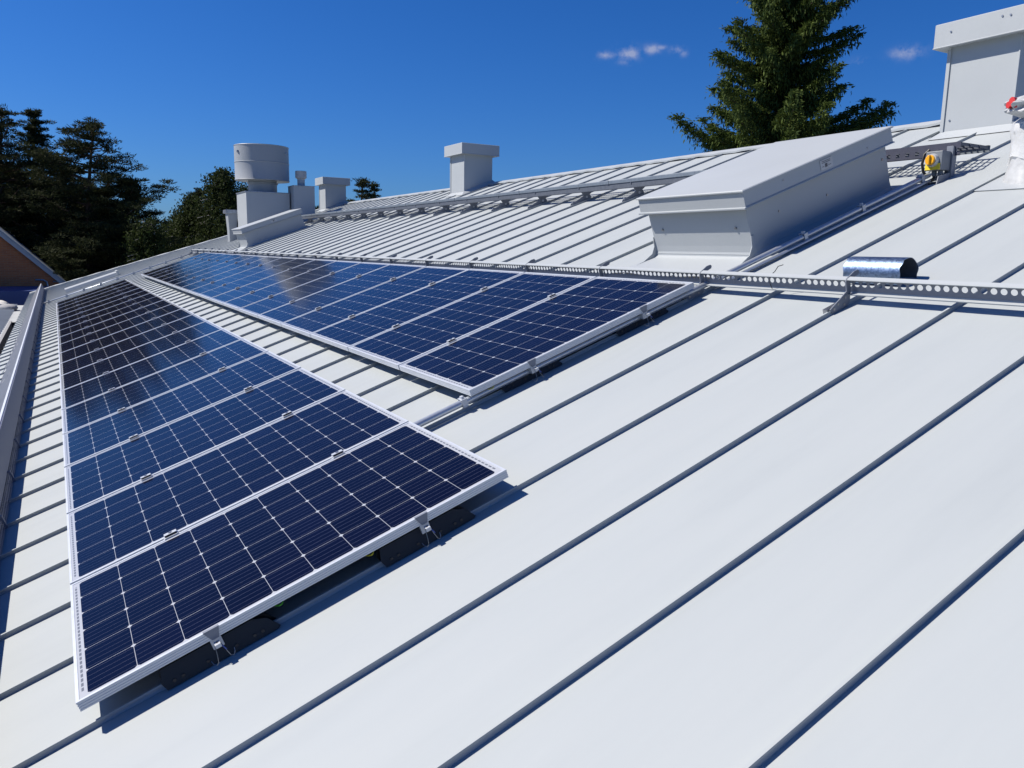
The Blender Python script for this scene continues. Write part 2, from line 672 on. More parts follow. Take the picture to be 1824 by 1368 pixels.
b.build('leaf_strip', perf, g)
b = MB()
b.box((.012, -.012, .0), (.03, .012, .085), .003)
sj = b.build('strip_joint', MAT['gutter_face'], g)
k = math.ceil((U0 - S0) / SP)
sj.location = (0, S0 + k * SP, 0)
while S0 + (k + 2) * SP < U1:
    k += 2
    copy_tree(sj, g).location = (0, S0 + k * SP, 0)


# ------------------------------------------------------------------ solar panels
def make_panel():
    root = thing('solar_panel', W(0, 0, PN), None, 'solar panel', 'solar panels on the roof', sloped=True)
    # frame ring, top at z=0, 35 mm deep, three shallow grooves on the outer faces
    out = [(0, 0), (0, -.0075), (.0016, -.0085), (.0016, -.0105), (0, -.0115), (0, -.0165), (.0016, -.0175), (.0016, -.0195), (0, -.0205), (0, -.0255), (.0016, -.0265), (.0016, -.0285), (0, -.0295), (0, -.035)]
    prof = [(.011, -.0016), (.0105, 0)] + out + [(.028, -.035), (.028, -.033), (.0025, -.033), (.0025, -.006), (.011, -.006)]
    bm = bmesh.new()
    rings = []
    for (sx, sy) in ((0, 0), (1, 0), (1, 1), (0, 1)):
        ring = []
        for d, z in prof:
            ring.append(bm.verts.new((d if sx == 0 else PL - d, d if sy == 0 else PWD - d, z)))
        rings.append(ring)
    n = len(prof)
    for i in range(4):
        A, B = rings[i], rings[(i + 1) % 4]
        for j in range(n):
            bm.faces.new((A[j], A[(j + 1) % n], B[(j + 1) % n], B[j]))
    m = MB()
    m.bm.free()
    m.bm = bm
    m.build('frame', MAT['frame'], root)
    m = MB()
    m.poly(((.0108, .0108, -.0018), (PL - .0108, .0108, -.0018), (PL - .0108, PWD - .0108, -.0018), (.0108, PWD - .0108, -.0018)))
    m.build('glass', MAT['cells'], root)
    m = MB()
    m.poly(((.003, .003, -.0075), (PL - .003, .003, -.0075), (PL - .003, PWD - .003, -.0075), (.003, PWD - .003, -.0075)))
    m.box((1.42, .42, -.03), (1.52, .56, -.008))
    m.build('backsheet', MAT['backsheet'], root)
    return root


PITCH = 1.01583
VB = 2.025                          # lower edge of the upper row
ORD = ['first', 'second', 'third', 'fourth', 'fifth', 'sixth', 'seventh', 'eighth', 'ninth', 'tenth', 'eleventh', 'twelfth', 'thirteenth', 'fourteenth', 'fifteenth', 'sixteenth', 'seventeenth', 'eighteenth', 'nineteenth']
panel0 = make_panel()
first = True
for row, n, v0, u0 in (('lower', 19, 0.0, 0.0), ('upper', 18, VB, PITCH + .007)):
    for i in range(n):
        o = panel0 if first else copy_tree(panel0)
        first = False
        o.location = W(v0, u0 + i * PITCH, PN + RNG.uniform(-.0012, .0012))
        o.rotation_euler = (RNG.uniform(-.0016, .0016), -TH + RNG.uniform(-.001, .001), 0)
        if i == 0:
            lab = ('nearest solar panel of the lower row, its cut end over white roof seams' if row == 'lower'
                   else 'end solar panel of the upper row beside the perforated snow rail')
        elif i == n - 1:
            lab = f'farthest solar panel of the {row} row, at the gable end'
        else:
            lab = f'solar panel {ORD[i]} from the near end of the {row} row, white framed'
        o['label'] = lab


# mounting rails with clamps
def make_rail(v, u0, n, label):
    root = thing('mounting_rail', W(v, u0, 0), label, 'mounting rail', 'aluminium rails under the panels', sloped=True)
    L = n * PITCH - .02
    m = MB()
    m.box((-.019, -.0005, .046), (.019, L + .03, .0838))
    m.build('rail', MAT['alu'], root)
    cl = None
    for i in range(1, n):
        yy = i * PITCH - .01
        if cl is None:
            m = MB()
            m.box((-.036, -.009, .0850), (.036, .0095, PN - .004))
            m.box((-.031, -.0185, PN + .0005), (.031, .0185, PN + .0042), .0012)
            m.box((-.028, -.0095, PN + .0040), (.028, .0165, PN + .0140), .002)
            cl = m.build('clamp', MAT['alu'], root)
            m = MB()
            m.tube([(0, .003, PN + .0142), (0, .003, PN + .0168)], .0085, 6)
            m.build('bolt_head', MAT['steel'], cl)
            m = MB()
            m.box((-.025, -.0112, PN + .0048), (.025, -.0097, PN + .0122))
            m.build('slot', MAT['black'], cl)
            c = cl
        else:
            c = copy_tree(cl, root)
        c.location = (RNG.uniform(-.012, .012), yy, 0)
    # end clamp at the near end: bent plate over the frame lip, bracket and wire cable clip
    m = MB()
    m.prism([(-.010, .084), (.014, .084), (.027, PN + .0015), (-.027, PN + .0015)], 1, -.0048, -.0012)
    m.box((-.027, -.0048, PN + .0012), (.027, .0075, PN + .0032), .001)
    m.build('end_clamp', MAT['bracket_grey'], root)
    m = MB()
    m.box((-.010, -.036, .076), (.010, -.010, .0782), .001)
    m.box((-.010, -.0375, .064), (.010, -.0355, .0775), .001)
    m.build('cable_bracket', MAT['alu'], root)
    m = MB()
    m.tube([(0, -.023, .0781), (0, -.023, .0790)], .0045, 8)
    m.build('bracket_hole', MAT['black'], root)
    for s in (-1, 1):
        m = MB()
        dy = .008 if s > 0 else 0
        pts = [(s * .010, -.026 + dy, .074), (s * .016, -.036 + dy, .040), (s * .022, -.042 + dy, .018), (s * .030, -.040 + dy, .011), (s * .038, -.034 + dy, .018), (s * .041, -.026 + dy, .028)]
        m.tube(pts, .0014, 6)
        m.build('wire_clip', MAT['steel'], root)
    m = MB()
    m.tube([(.008, -.026, .070), (.018, -.038, .046)], .0024, 6)
    m.build('screw', MAT['blue'], root)
    # folded plates clamped on every second seam carry the rail
    pl = None
    k = math.ceil((u0 - S0 - .1) / SP)
    cnt = 0
    while S0 + k * SP < u0 + L:
        if pl is None:
            m = MB()
            out = [(-.195, .004), (-.205, .030), (-.19, .070), (.13, .070), (.175, .052), (.205, .010), (.195, .004)]
            m.prism([(a, c) for a, c in out], 1, -.004, .0)
            m.prism([(a, c) for a, c in out], 1, .026, .030)
            m.box((-.19, -.0045, .066), (.13, .0305, .0705))
            for v in m.bm.verts:
                v.co.y += -.030 + .42 * v.co.z if v.co.y < .01 else 0
            pl = m.build('seam_bracket', MAT['black'], root)
            for a in (-.165, -.135, -.05, .05, .115, .145):
                m = MB()
                m.tube([(a, -.0275, .022), (a, -.0240, .022)], .0062, 8)
                m.build('bolt_head', MAT['dark_bolt'], pl)
            c = pl
        else:
            c = pl.copy()
            COL.objects.link(c)
        c.location = (0, S0 + k * SP - u0, 0)
        k += 2
    return root


make_rail(.436, 0.0, 19, 'mounting rail under the low edge of the lower panel row')
make_rail(1.255, 0.0, 19, 'mounting rail under the high side of the lower panel row')
make_rail(VB + .41, PITCH + .007, 18, 'mounting rail under the low edge of the upper panel row')
make_rail(VB + 1.235, PITCH + .007, 18, 'mounting rail under the high side of the upper panel row')

# earth wires hanging below the near panel ends
WIRES = [(.66, 'green', .0, 'bright green earth wire loop under the near panel'),
         (1.02, 'yellow_wire', .0, 'yellow green earth wire under the near panel by the second bracket'),
         (VB + .13, 'yellow_wire', PITCH + .007, 'yellow green wire hanging at the low corner of the upper row')]
for v, c, u, lab in WIRES:
    m = MB()
    o = W(v, u, 0)
    pts = [Vector((-.08, .16, .080)), Vector((-.03, .09, .074)), Vector((-.005, .03, .066)), Vector((.015, .012, .070)), Vector((.03, .04, .081))]
    cv = []
    for i in range(len(pts) - 1):
        p0, p1, p2, p3 = pts[max(i - 1, 0)], pts[i], pts[i + 1], pts[min(i + 2, len(pts) - 1)]
        for q in range(6):
            t = q / 6
            cv.append(.5 * (2 * p1 + (p2 - p0) * t + (2 * p0 - 5 * p1 + 4 * p2 - p3) * t * t + (3 * p1 - p0 - 3 * p2 + p3) * t ** 3))
    cv.append(pts[-1])
    m.tube([SLOPE @ p for p in cv], .0024, 8)
    ob = m.build('earth_wire', MAT[c])
    ob.location = o
    tag(ob, lab, 'wire', 'earth wires under the panels')

# ------------------------------------------------------------------ snow guard rail along the top of the upper row
sg = thing('snow_guard', W(3.80, 0, 0), 'perforated snow guard rail on curved brackets above the upper panel row', 'snow guard', sloped=True)
SU0, SU1 = -4.3, 22.9
us = list(np.arange(SU0, SU1 + .01, 1.066))
web = hole_strip('perforated_rail_shaded', lambda n: painted(n, (.19, .205, .25), .45, .04, False), 1, .0428, .0285, 2, .101, .0285)  # web coloured dark to carry the shade under its top flange
b = MB()
b.strip([(.020, .062), (.024, .132)], 1, us)
b.build('web', web, sg)
b = MB()
b.strip([(.020, .062), (.016, .057), (-.020, .056), (-.022, .062)], 1, us)
b.strip([(.024, .132), (.023, .141), (.016, .145), (-.006, .141), (-.010, .135), (-.008, .131)], 1, us)
b.build('flange', MAT['sheet'], sg)
br = None
k = -8
while S0 + k * SP < SU1:
    yy = S0 + k * SP
    if yy > SU0:
        if br is None:
            m = MB()
            out = [(-.165, .030), (-.150, .006), (-.035, .002), (-.012, .016), (.008, .070), (.016, .118), (.034, .128), (.086, .134), (.094, .146), (.086, .158), (.055, .160), (-.008, .142), (-.018, .128), (-.022, .080), (-.064, .064)]
            m.prism(out, 1, -.0215, -.0165)
            br = m.build('bracket', MAT['bracket_grey'], sg)
            m = MB()
            for a, c in ((-.135, .022), (-.10, .038), (-.04, .050), (-.055, .020)):
                m.tube([(a, -.0235, c), (a, -.0205, c)], .0075, 8)
            m.box((-.178, -.012, .014), (-.150, .010, .034), .002)
            m.box((-.175, -.004, .004), (-.03, .016, .034))
            m.build('bolt', MAT['steel'], br)
            c = br
        else:
            c = copy_tree(br, sg)
        c.location = (0, yy + .012, 0)
    k += 2
# black cable resting behind the rail and a cable tie round it
m = MB()
pts = [W(4.00 + .02 * math.sin(i * 1.3), 2.3 - i * .15, .014 + .004 * math.sin(i * 2.1)) for i in range(9)]
m.tube(pts, .006, 8)
tag(m.build('cable', MAT['rubber']), 'thin black cable lying on the roof behind the snow rail', 'cable')
m = MB()
m.tube([W(3.795, .52, .06), W(3.785, .52, .10), W(3.803, .525, .136), W(3.84, .52, .148), W(3.85, .50, .175), W(3.86, .47, .182)], .0025, 6)
tag(m.build('cable_tie', MAT['rubber']), 'small black cable tie knotted over the snow guard rail', 'cable tie')

# half-round duct offcut lying behind the rail
dc = thing('duct_offcut', W(4.128, .07, 0), 'shiny half round galvanised duct offcut lying behind the snow rail', 'duct', sloped=True)
m = MB()
sec_o, sec_i = [], []
for i in range(29):
    a = R_(-42 + 264 * i / 28)
    sec_o.append((.080 * math.cos(a), .058 + .078 * math.sin(a)))
    sec_i.append((.0775 * math.cos(a), .058 + .0755 * math.sin(a)))
us = [-.17 + .034 * i for i in range(11)]
rows = []
for j, uu in enumerate(us):
    row = []
    for q in sec_o + sec_i[::-1]:
        jag = (.004 * math.sin(q[0] * 90 + q[1] * 70)) if j in (0, 10) else 0
        row.append(m.bm.verts.new((q[0], uu + jag, q[1])))
    rows.append(row)
nn = len(rows[0])
for A, B in zip(rows[:-1], rows[1:]):
    for i in range(nn):
        m.bm.faces.new((A[i], A[(i + 1) % nn], B[(i + 1) % nn], B[i])).smooth = True
for row in (rows[0], rows[-1]):
    for i in range(28):
        m.bm.faces.new((row[i], row[i + 1], row[nn - 2 - i], row[nn - 1 - i]))
m.build('shell', MAT['shiny'], dc)
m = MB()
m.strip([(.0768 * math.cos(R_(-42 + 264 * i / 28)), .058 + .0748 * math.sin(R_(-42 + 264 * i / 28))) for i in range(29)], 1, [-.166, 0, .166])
m.build('dark_inside', MAT['steel_dark'], dc)  # added inner sheet, its dark colour stands for shade inside the duct

# conduit on a seam, from the lower panels up to the isolator
cd = thing('cable_conduit', W(1.5, S0 + 2 * SP, 0), 'slim metal conduit clipped on a roof seam running up beside the hatch', 'conduit', sloped=True)
m = MB()
m.tube([(0, -.016, .055), (2.6, -.016, .055), (3.6, -.016, .056), (4.66, -.016, .058)], .019, 14)
m.tube([(2.35, -.050, .026), (4.62, -.046, .026)], .010, 10)
m.build('pipe', MAT['pipe'], cd)
cc = None
for v in (1.99, 3.92, 4.74, 5.36, 6.06):
    if cc is None:
        m = MB()
        m.box((-.016, -.042, .034), (.016, .010, .038))
        m.box((-.016, -.040, .036), (.016, -.036, .082), .001)
        m.box((-.016, .004, .030), (.016, .008, .080), .001)
        m.box((-.016, -.046, .076), (.016, .012, .080), .001)
        m.box((-.008, -.030, .078), (.008, -.006, .093), .002)
        cc = m.build('clip', MAT['alu'], cd)
        c = cc
    else:
        c = copy_tree(cc, cd)
    c.location = (v - 1.5, 0, 0)


# ------------------------------------------------------------------ smoke hatches
def screw_heads(pts, r, name, parent, axis=0, depth=.004):
    m = MB()
    for p in pts:
        q = list(p)
        q[axis] -= depth
        m.tube([p, q], r, 8)
    return m.build(name, MAT['steel'], parent)


def make_hatch(u0, label):
    """local frame on the slope: x 0..1.64 up the slope, y 0..0.95 along the eave"""
    root = thing('roof_hatch', W(4.44, u0, 0), label, 'roof hatch', 'white smoke hatches on the roof', sloped=True)
    Lx, Ly = 1.505, 1.01
    m = MB()
    # box walls with a slight flare at the foot
    rings = []
    for grow, z in ((.085, .006), (.030, .016), (.006, .045), (0, .09), (0, .48)):
        rings.append([m.bm.verts.new(p) for p in ((-grow * .5, -grow * .55, z), (Lx + grow * .6, -grow * .55, z), (Lx + grow * .6, Ly + grow * .6, z), (-grow * .5, Ly + grow * .6, z))])
    for A, B in zip(rings[:-1], rings[1:]):
        for i in range(4):
            m.bm.faces.new((A[i], A[(i + 1) % 4], B[(i + 1) % 4], B[i]))
    m.build('curb', MAT['sheet'], root)
    # lid: deep fascia with a turned-out lower lip and a slightly proud top sheet
    m = MB()
    rings = []
    for gx, z in ((.050, .366), (.046, .374), (.040, .374), (.037, .474), (.050, .476), (.050, .484), (.043, .490)):
        rings.append([m.bm.verts.new(p) for p in ((-gx, -gx, z), (Lx + gx, -gx, z), (Lx + gx, Ly + gx, z), (-gx, Ly + gx, z))])
    for A, B in zip(rings[:-1], rings[1:]):
        for i in range(4):
            m.bm.faces.new((A[i], A[(i + 1) % 4], B[(i + 1) % 4], B[i]))
    m.bm.faces.new(rings[-1])
    m.build('lid', MAT['sheet'], root)
    m = MB()
    m.box((-.056, -.048, .360), (-.0405, Ly + .050, .372), .002)
    m.build('drip_lip', MAT['sheet'], root)
    # flashing apron on the roof in front, with upswept corner pieces
    m = MB()
    m.box((-.42, -.04, .002), (.0, Ly + .04, .006))
    m.build('apron', MAT['sheet'], root)
    m = MB()
    m.box((-.012, .0, .020), (-.001, Ly, .034), .002)
    m.build('foot_trim', MAT['sheet'], root)
    for s, y0 in ((-1, -.004), (1, Ly + .004)):
        m = MB()
        m.prism([(-.004, .16), (-.013, .09), (-.05, .04), (-.15, .010), (-.235, .006), (-.03, .006), (.02, .02), (.02, .16)], 1, y0 - .003, y0 + .003)
        m.build('corner_flashing', MAT['sheet'], root)
    screw_heads([(-.001, .12, .22), (-.001, .88, .22)], .008, 'screw', root, 0, .012)
    screw_heads([(.30, 0, .24), (.80, 0, .20), (1.45, 0, .27)], .009, 'screw', root, 1, .006)
    screw_heads([(.35, -.038, .44), (1.25, -.038, .41)], .006, 'screw', root, 1, .004)
    m = MB()
    m.box((.73, -.0425, .392), (.86, -.0395, .460))
    st = m.build('sticker', MAT['white_pl'], root)
    m = MB()
    m.box((.775, -.0435, .405), (.80, -.0428, .430))
    for zz in (.437, .447):
        m.box((.745, -.0435, zz), (.835, -.0428, zz + .004))
    m.box((.745, -.0435, .411), (.765, -.0428, .415))
    m.box((.81, -.0435, .411), (.84, -.0428, .415))
    m.build('print', MAT['mark'], st)
    return root


make_hatch(1.245, 'large white sheet metal roof hatch beside the conduit, near the isolator switch')
make_hatch(17.5, 'distant white roof hatch in front of the round exhaust drum')


# ------------------------------------------------------------------ chimneys (identical sheet metal clad shafts below the ridge)
def make_chimney(u0, label, detail=True):
    x0, x1, wy = 7.37, 8.02, .62
    zb, zt = 2.30, 3.36
    root = thing('chimney', (x0, u0, Z0), label, 'chimney', 'white sheet metal chimneys below the ridge')
    m = MB()
    m.box((0, 0, zb), (x1 - x0, wy, zt), .004)
    m.build('shaft', MAT['sheet'], root)
    m = MB()
    m.box((-.012, wy - .012, zb + .15), (.016, wy + .022, zt - .02), .002)
    m.build('folded_edge', MAT['sheet'], root)
    m = MB()
    m.box((-.006, -.010, zb + .15), (.018, .004, zt - .02), .002)
    m.build('folded_edge', MAT['sheet'], root)
    m = MB()
    # cap: hollow fascia with lid
    g, zc0, zc1 = .105, 3.345, 3.56
    rings = []
    for gg, z in ((g - .05, zc0 + .012), (g + .004, zc0), (g + .006, zc0 + .006), (g, zc0 + .012), (g, zc1 - .006), (g - .006, zc1)):
        rings.append([m.bm.verts.new(p) for p in ((-gg, -gg, z), (x1 - x0 + gg, -gg, z), (x1 - x0 + gg, wy + gg, z), (-gg, wy + gg, z))])
    for A, B in zip(rings[:-1], rings[1:]):
        for i in range(4):
            m.bm.faces.new((A[i], A[(i + 1) % 4], B[(i + 1) % 4], B[i]))
    m.bm.faces.new(rings[-1])
    m.bm.faces.new(rings[0][::-1])
    m.build('cap', MAT['sheet'], root)
    # foot flashing lying on the slope
    m = MB()
    vv0 = (x0 - .08) / CT
    for (a, bb) in ((-.085, .012), (-.008, .10)):
        pass
    sl = ST / CT
    zf = (x0 * ST / CT) - PN / CT
    def zz(x):
        return (x0 + x) * sl - PN / CT
    m.poly([(-.09, -.09, zz(-.09) + .008), (-.09, wy + .09, zz(-.09) + .008), (-.002, wy + .02, zz(0) + .05), (-.002, -.02, zz(0) + .05)])
    m.poly([(-.09, -.09, zz(-.09) + .008), (-.002, -.004, zz(0) + .07), (x1 - x0, -.004, zz(x1 - x0) + .09), (x1 - x0 + .05, -.09, zz(x1 - x0 + .05) + .008)])
    m.poly([(-.09, wy + .09, zz(-.09) + .008), (-.002, wy + .004, zz(0) + .07), (x1 - x0, wy + .004, zz(x1 - x0) + .09), (x1 - x0 + .05, wy + .09, zz(x1 - x0 + .05) + .008)])
    m.build('flashing', MAT['sheet'], root)
    if detail:
        screw_heads([(0, .05, 2.74), (0, .56, 2.70), (-.105, .57, 3.47), (-.105, .12, 3.50), (-.105, .05, 3.495)], .009, 'screw', root, 0, .006)
    return root


make_chimney(1.36, 'capped white chimney standing right beside the yellow isolator switch')
make_chimney(12.045, 'capped white chimney standing alone against the sky mid ridge', False)
make_chimney(21.53, 'capped white chimney next to the small vent pipe at the far end', False)

# tall duct housing with a small vent pipe
dh = thing('vent_shaft', (6.053, 20.2, Z0), 'white box shaft with a small capped vent pipe on top', 'vent shaft')
m = MB()
m.box((0, 0, 1.7), (.60, .62, 3.155), .006)
m.build('housing', MAT['sheet'], dh)
m = MB()
m.box((-.012, -.012, 3.150), (.612, .632, 3.165), .003)
m.build('top_sheet', MAT['galv_dark'], dh)
m = MB()
m.lathe([(.105, 3.15), (.105, 3.36), (.112, 3.37), (.158, 3.40), (.158, 3.585), (.150, 3.592), (.02, 3.60)], (.30, .31), 28)
m.build('pipe', MAT['white_pl'], dh)
m = MB()
for zz in (3.44, 3.49, 3.54):
    m.lathe([(.160, zz - .006), (.164, zz), (.160, zz + .006)], (.30, .31), 28)
m.build('pipe_ribs', MAT['white_pl'], dh)

# exhaust fan: box base, round neck and big drum
ex = thing('exhaust_fan', (5.41, 21.15, Z0), 'big round grey exhaust drum on a white box base', 'roof fan')
m = MB()
m.box((-.61, -.65, 1.4), (.60, .65, 2.94), .006)
m.build('base', MAT['sheet'], ex)
m = MB()
m.box((-.63, -.67, 2.935), (.62, .67, 2.962), .003)
m.build('base_top', MAT['galv_dark'], ex)
MAT['drum'] = plain('grey_painted_drum', (.29, .315, .345), .5, 0.0, .03)
m = MB()
m.lathe([(.40, 2.96), (.40, 3.20), (.43, 3.21), (.43, 3.24), (.40, 3.25), (.40, 3.34)], seg=56)
m.build('neck', MAT['drum'], ex)
m = MB()
m.lathe([(.38, 3.34), (.56, 3.325), (.745, 3.300), (.752, 3.292), (.760, 3.300), (.750, 3.318), (.750, 3.775), (.760, 3.782), (.760, 3.796), (.750, 3.803), (.750, 4.235), (.762, 4.245), (.755, 4.257), (.735, 4.245), (.735, 3.9), (.3, 3.8), (.02, 3.8)], seg=72)
m.build('drum', MAT['drum'], ex)
m = MB()
for a in (200, 318):
    x, y = .752 * math.cos(R_(a)), .752 * math.sin(R_(a))
    m.box((x - .03, y - .03, 4.03), (x + .03, y + .03, 4.09), .006)
for a in (240,):
    x, y = .752 * math.cos(R_(a)), .752 * math.sin(R_(a))
    m.box((x - .012, y - .012, 3.32), (x + .012, y + .012, 3.40), .003)
m.build('lifting_eye', MAT['steel'], ex)

# slim vent with flared cap behind the fan
sv = thing('flared_vent', (4.60, 22.0, Z0), 'slim grey flared vent partly hidden behind the white fan base', 'vent')
m = MB()
rings = []
for gx, gy, z in ((.10, .16, 1.35), (.105, .17, 1.9), (.135, .2, 2.39)):
    rings.append([m.bm.verts.new(p) for p in ((-gx + .1, -gy + .2, z), (gx + .1, -gy + .2, z), (gx + .1, gy + .2, z), (-gx + .1, gy + .2, z))])
for A, B in zip(rings[:-1], rings[1:]):
    for i in range(4):
        m.bm.faces.new((A[i], A[(i + 1) % 4], B[(i + 1) % 4], B[i]))
m.build('shaft', MAT['drum'], sv)
m = MB()
m.box((-.09, -.05, 2.385), (.29, .45, 2.49), .008)
m.build('cap', MAT['galv_dark'], sv)

# ------------------------------------------------------------------ roof walkway on brackets
MAT['walk'] = plain('dull_galvanised_profile', (.17, .20, .235), .45, .35, .12)
wk = thing('roof_walkway', (5.95, 0, Z0), 'galvanised roof walkway on triangular brackets running below the ridge', 'walkway')
WZ = 2.29
WU0, WU1 = .93, 19.4
b = MB()
y = WU0 + .01
while y < WU1:
    b.box((.004, y - .0016, WZ - .024), (.376, y + .0016, WZ - .001))
    y += .048
for x in (.125, .25):
    b.box((x - .0016, WU0, WZ - .0295), (x + .0016, WU1, WZ - .0015))
b.build('grating', MAT['steel_dark'], wk)
b = MB()
us = [WU0 + .42, WU1]
b.strip([(-.002, WZ - .040), (-.010, WZ - .038), (-.010, WZ - .004), (-.002, WZ + .004), (.022, WZ + .004)], 1, [WU0 + .9, WU1])
b.strip([(.376, WZ - .046), (.386, WZ - .046), (.386, WZ + .003), (.36, WZ + .003)], 1, [WU0, WU1])
b.strip([(.022, WZ + .003), (.012, WZ + .003)], 1, [WU0, WU0 + .9])
b.build('side_profile', MAT['walk'], wk)
b = MB()
b.strip([(.022, WZ - .105), (.004, WZ - .105), (.0, WZ - .098), (.0, WZ - .036)], 1, [WU0 + .9, WU1])
b.build('side_web', MAT['steel_dark'], wk)
fl = hole_strip('punched_walkway_edge', lambda n: plain(n, (.05, .055, .085), .5, .2, .1), 1, .082, .032, 2, WZ - .058, .030, False)
b = MB()
b.strip([(.0, WZ - .098), (-.004, WZ - .092), (-.004, WZ + .002)], 1, [WU0, WU0 + .9])
b.build('punched_edge', fl, wk)
# overlapping joints in the front profile
b = MB()
b.box((-.014, -.012, WZ - .041), (-.0105, .012, WZ + .006))
jp = b.build('joint_plate', MAT['walk'], wk)
jp.location = (0, WU0 + 2.2, 0)
y = WU0 + 2.2 + 2.14
while y < WU1:
    copy_tree(jp, wk).location = (0, y, 0)
    y += 2.14
# brackets: plates that follow the slope below and the level plank above
br = None
for k in range(1, 38, 2):
    yy = S0 + k * SP + .012
    if not (WU0 < yy < WU1 + .2) or 1.0 < yy < 2.4 and k == 3:
        continue
    if br is None:
        def rz(x):
            return (5.95 + x) * ST / CT - PN / CT
        m = MB()
        out = [(-.13, rz(-.13) + .008), (-.12, rz(-.12) + .045), (-.02, rz(-.02) + .060), (.075, rz(.075) + .085), (.05, rz(.05) + .12), (-.012, WZ - .06), (-.012, WZ - .006), (.36, WZ - .006), (.36, WZ - .03), (.235, WZ - .06), (.17, rz(.17) + .075), (.20, rz(.2) + .03), (.16, rz(.16) + .008)]
        m.prism([(a, c) for a, c in out], 1, -.004, .002)
        m.box((-.10, -.012, rz(-.1) + .004), (-.02, .014, rz(-.02) + .036), .002)
        br = m.build('bracket', MAT['bracket_grey'], wk)
        m = MB()
        m.tube([(.125, -.0065, rz(.125) + .055), (.125, -.0045, rz(.125) + .055)], .016, 10)
        m.tube([(.20, -.0065, WZ - .045), (.20, -.0045, WZ - .045)], .010, 8)
        m.build('bolt_head', MAT['alu'], br)
        c = br
    else:
        c = copy_tree(br, wk)
    c.location = (0, yy, 0)

# ------------------------------------------------------------------ isolator switch on its post
sw = thing('isolator_switch', W(6.2, 1.02, 0), 'grey isolator switch with yellow knob mounted on a galvanised post', 'switch')
# local frame: world axes, origin on the roof sheet
m = MB()
m.box((.055, -.052, -.03), (.105, -.046, .255), .001)
m.box((.055, -.046, -.03), (.060, .0, .255), .001)
m.box((.100, -.046, -.03), (.105, .0, .255), .001)
m.box((.03, -.06, -.02), (.17, .03, .012), .002)
m.build('post', MAT['bracket_grey'], sw)
m = MB()
m.prism([(-.10, -.035), (-.085, .025), (.05, .06), (.05, -.012)], 1, -.046, -.040)
m.build('foot_plate', MAT['bracket_grey'], sw)
m = MB()
m.box((-.055, -.040, .075), (.053, .090, .215), .006)
m.build('housing', MAT['greybox'], sw)
m = MB()
m.box((-.060, -.030, .078), (-.054, .085, .125), .001)
m.build('warning_plate', MAT['yellow_plate'], sw)
# round knob on the downhill face
m = MB()
rot = Matrix.Rotation(R_(-90), 4, 'Y')
m.lathe([(.0, .0), (.050, .0), (.050, .012), (.044, .030), (.0, .030)], seg=28)
for v in m.bm.verts:
    v.co = rot @ v.co + Vector((-.056, .030, .147))
kb = m.build('knob_ring', MAT['white_pl'], sw)
m = MB()
m.lathe([(.0, .0), (.037, .0), (.037, .010), (.033, .014), (.0, .014)], seg=24)
for v in m.bm.verts:
    v.co = rot @ v.co + Vector((-.0865, .030, .147))
m.box((-.118, .022, .112), (-.100, .038, .182), .003)
m.build('knob', MAT['yellow'], sw)
m = MB()
for yy in (-.005, .045):
    m.lathe([(.0, .035), (.014, .035), (.018, .045), (.018, .070), (.014, .076)], (.0, yy), 12)
m.build('cable_gland', MAT['greybox'], sw)
m = MB()
m.tube([(.0, .10, .235), (-.02, .125, .20), (-.03, .13, .13), (-.02, .12, .07), (.02, .10, .03)], .010, 10)
m.tube([(.0, -.005, .04), (.0, -.015, .0), (-.06, -.03, -.018), (-.10, .02, -.030)], .008, 8)
m.tube([(.0, .045, .04), (.0, .05, .01), (-.05, .06, -.014), (-.12, .05, -.030)], .008, 8)
m.build('cable', MAT['rubber'], sw)

# ------------------------------------------------------------------ white vent pipe wrapped in a plastic bag
vp = thing('vent_pipe', W(6.13, .315, 0), 'white roof vent pipe with flared base and plastic bag over its top', 'vent pipe')
m = MB()
m.lathe([(.19, -.07), (.168, .02), (.148, .10), (.138, .20), (.134, .30)], seg=36)
m.build('pipe', MAT['white_pl'], vp)
fb = MB()
fb.box((-.30, -.30, .003), (.26, .26, .010), .003, Matrix.Rotation(-TH, 4, 'Y'))
fb.build('base_flange', MAT['sheet'], vp)
m = MB()
m.lathe([(.140, .285), (.147, .30), (.147, .33), (.136, .34), (.10, .345)], seg=36)
m.build('top_ring', MAT['greybox'], vp)
tb = NT('thin_plastic_film')
vec, xyz = tb.obj()
tb.set(Base_Color=(.72, .74, .76), Roughness=.22, Alpha=.62)
tb.bump(tb.noise(vec, 16, 4, .6), .6, .01)
m = MB()
seg = 40
rings = []
for r, z in ((.158, .12), (.150, .20), (.154, .26), (.160, .30), (.154, .35), (.10, .395), (.05, .42), (.0, .425)):
    rr = []
    for k in range(seg):
        a = 2 * math.pi * k / seg
        cr = 1 + .05 * math.sin(9 * a + z * 30) + .03 * math.sin(17 * a - z * 50)
        dz = .012 * math.sin(5 * a + z * 11) - (.03 * max(0, math.sin(4 * a)) if z < .15 else 0)
        rr.append(m.bm.verts.new((r * cr * math.cos(a), r * cr * math.sin(a), z + dz)))
    rings.append(rr)
for A, B in zip(rings[:-1], rings[1:]):
    for k in range(seg):
        m.bm.faces.new((A[k], A[(k + 1) % seg], B[(k + 1) % seg], B[k])).smooth = True
m.build('film_wrap', tb.m, vp)
cb = thing('plastic_bag', W(6.13, .315, .42), 'crumpled white plastic bag with a red print on the vent pipe', 'plastic bag')
m = MB()
bmesh.ops.create_icosphere(m.bm, subdivisions=4, radius=.13)
for v in m.bm.verts:
    p = v.co.copy()
    f = 1 + .16 * math.sin(p.x * 40 + p.y * 25) * math.sin(p.z * 50 + p.y * 30) + .10 * math.sin(p.y * 70 + p.x * 60)
    v.co = Vector((p.x * f * .95, p.y * f * 1.05, p.z * f * .50 + .05))
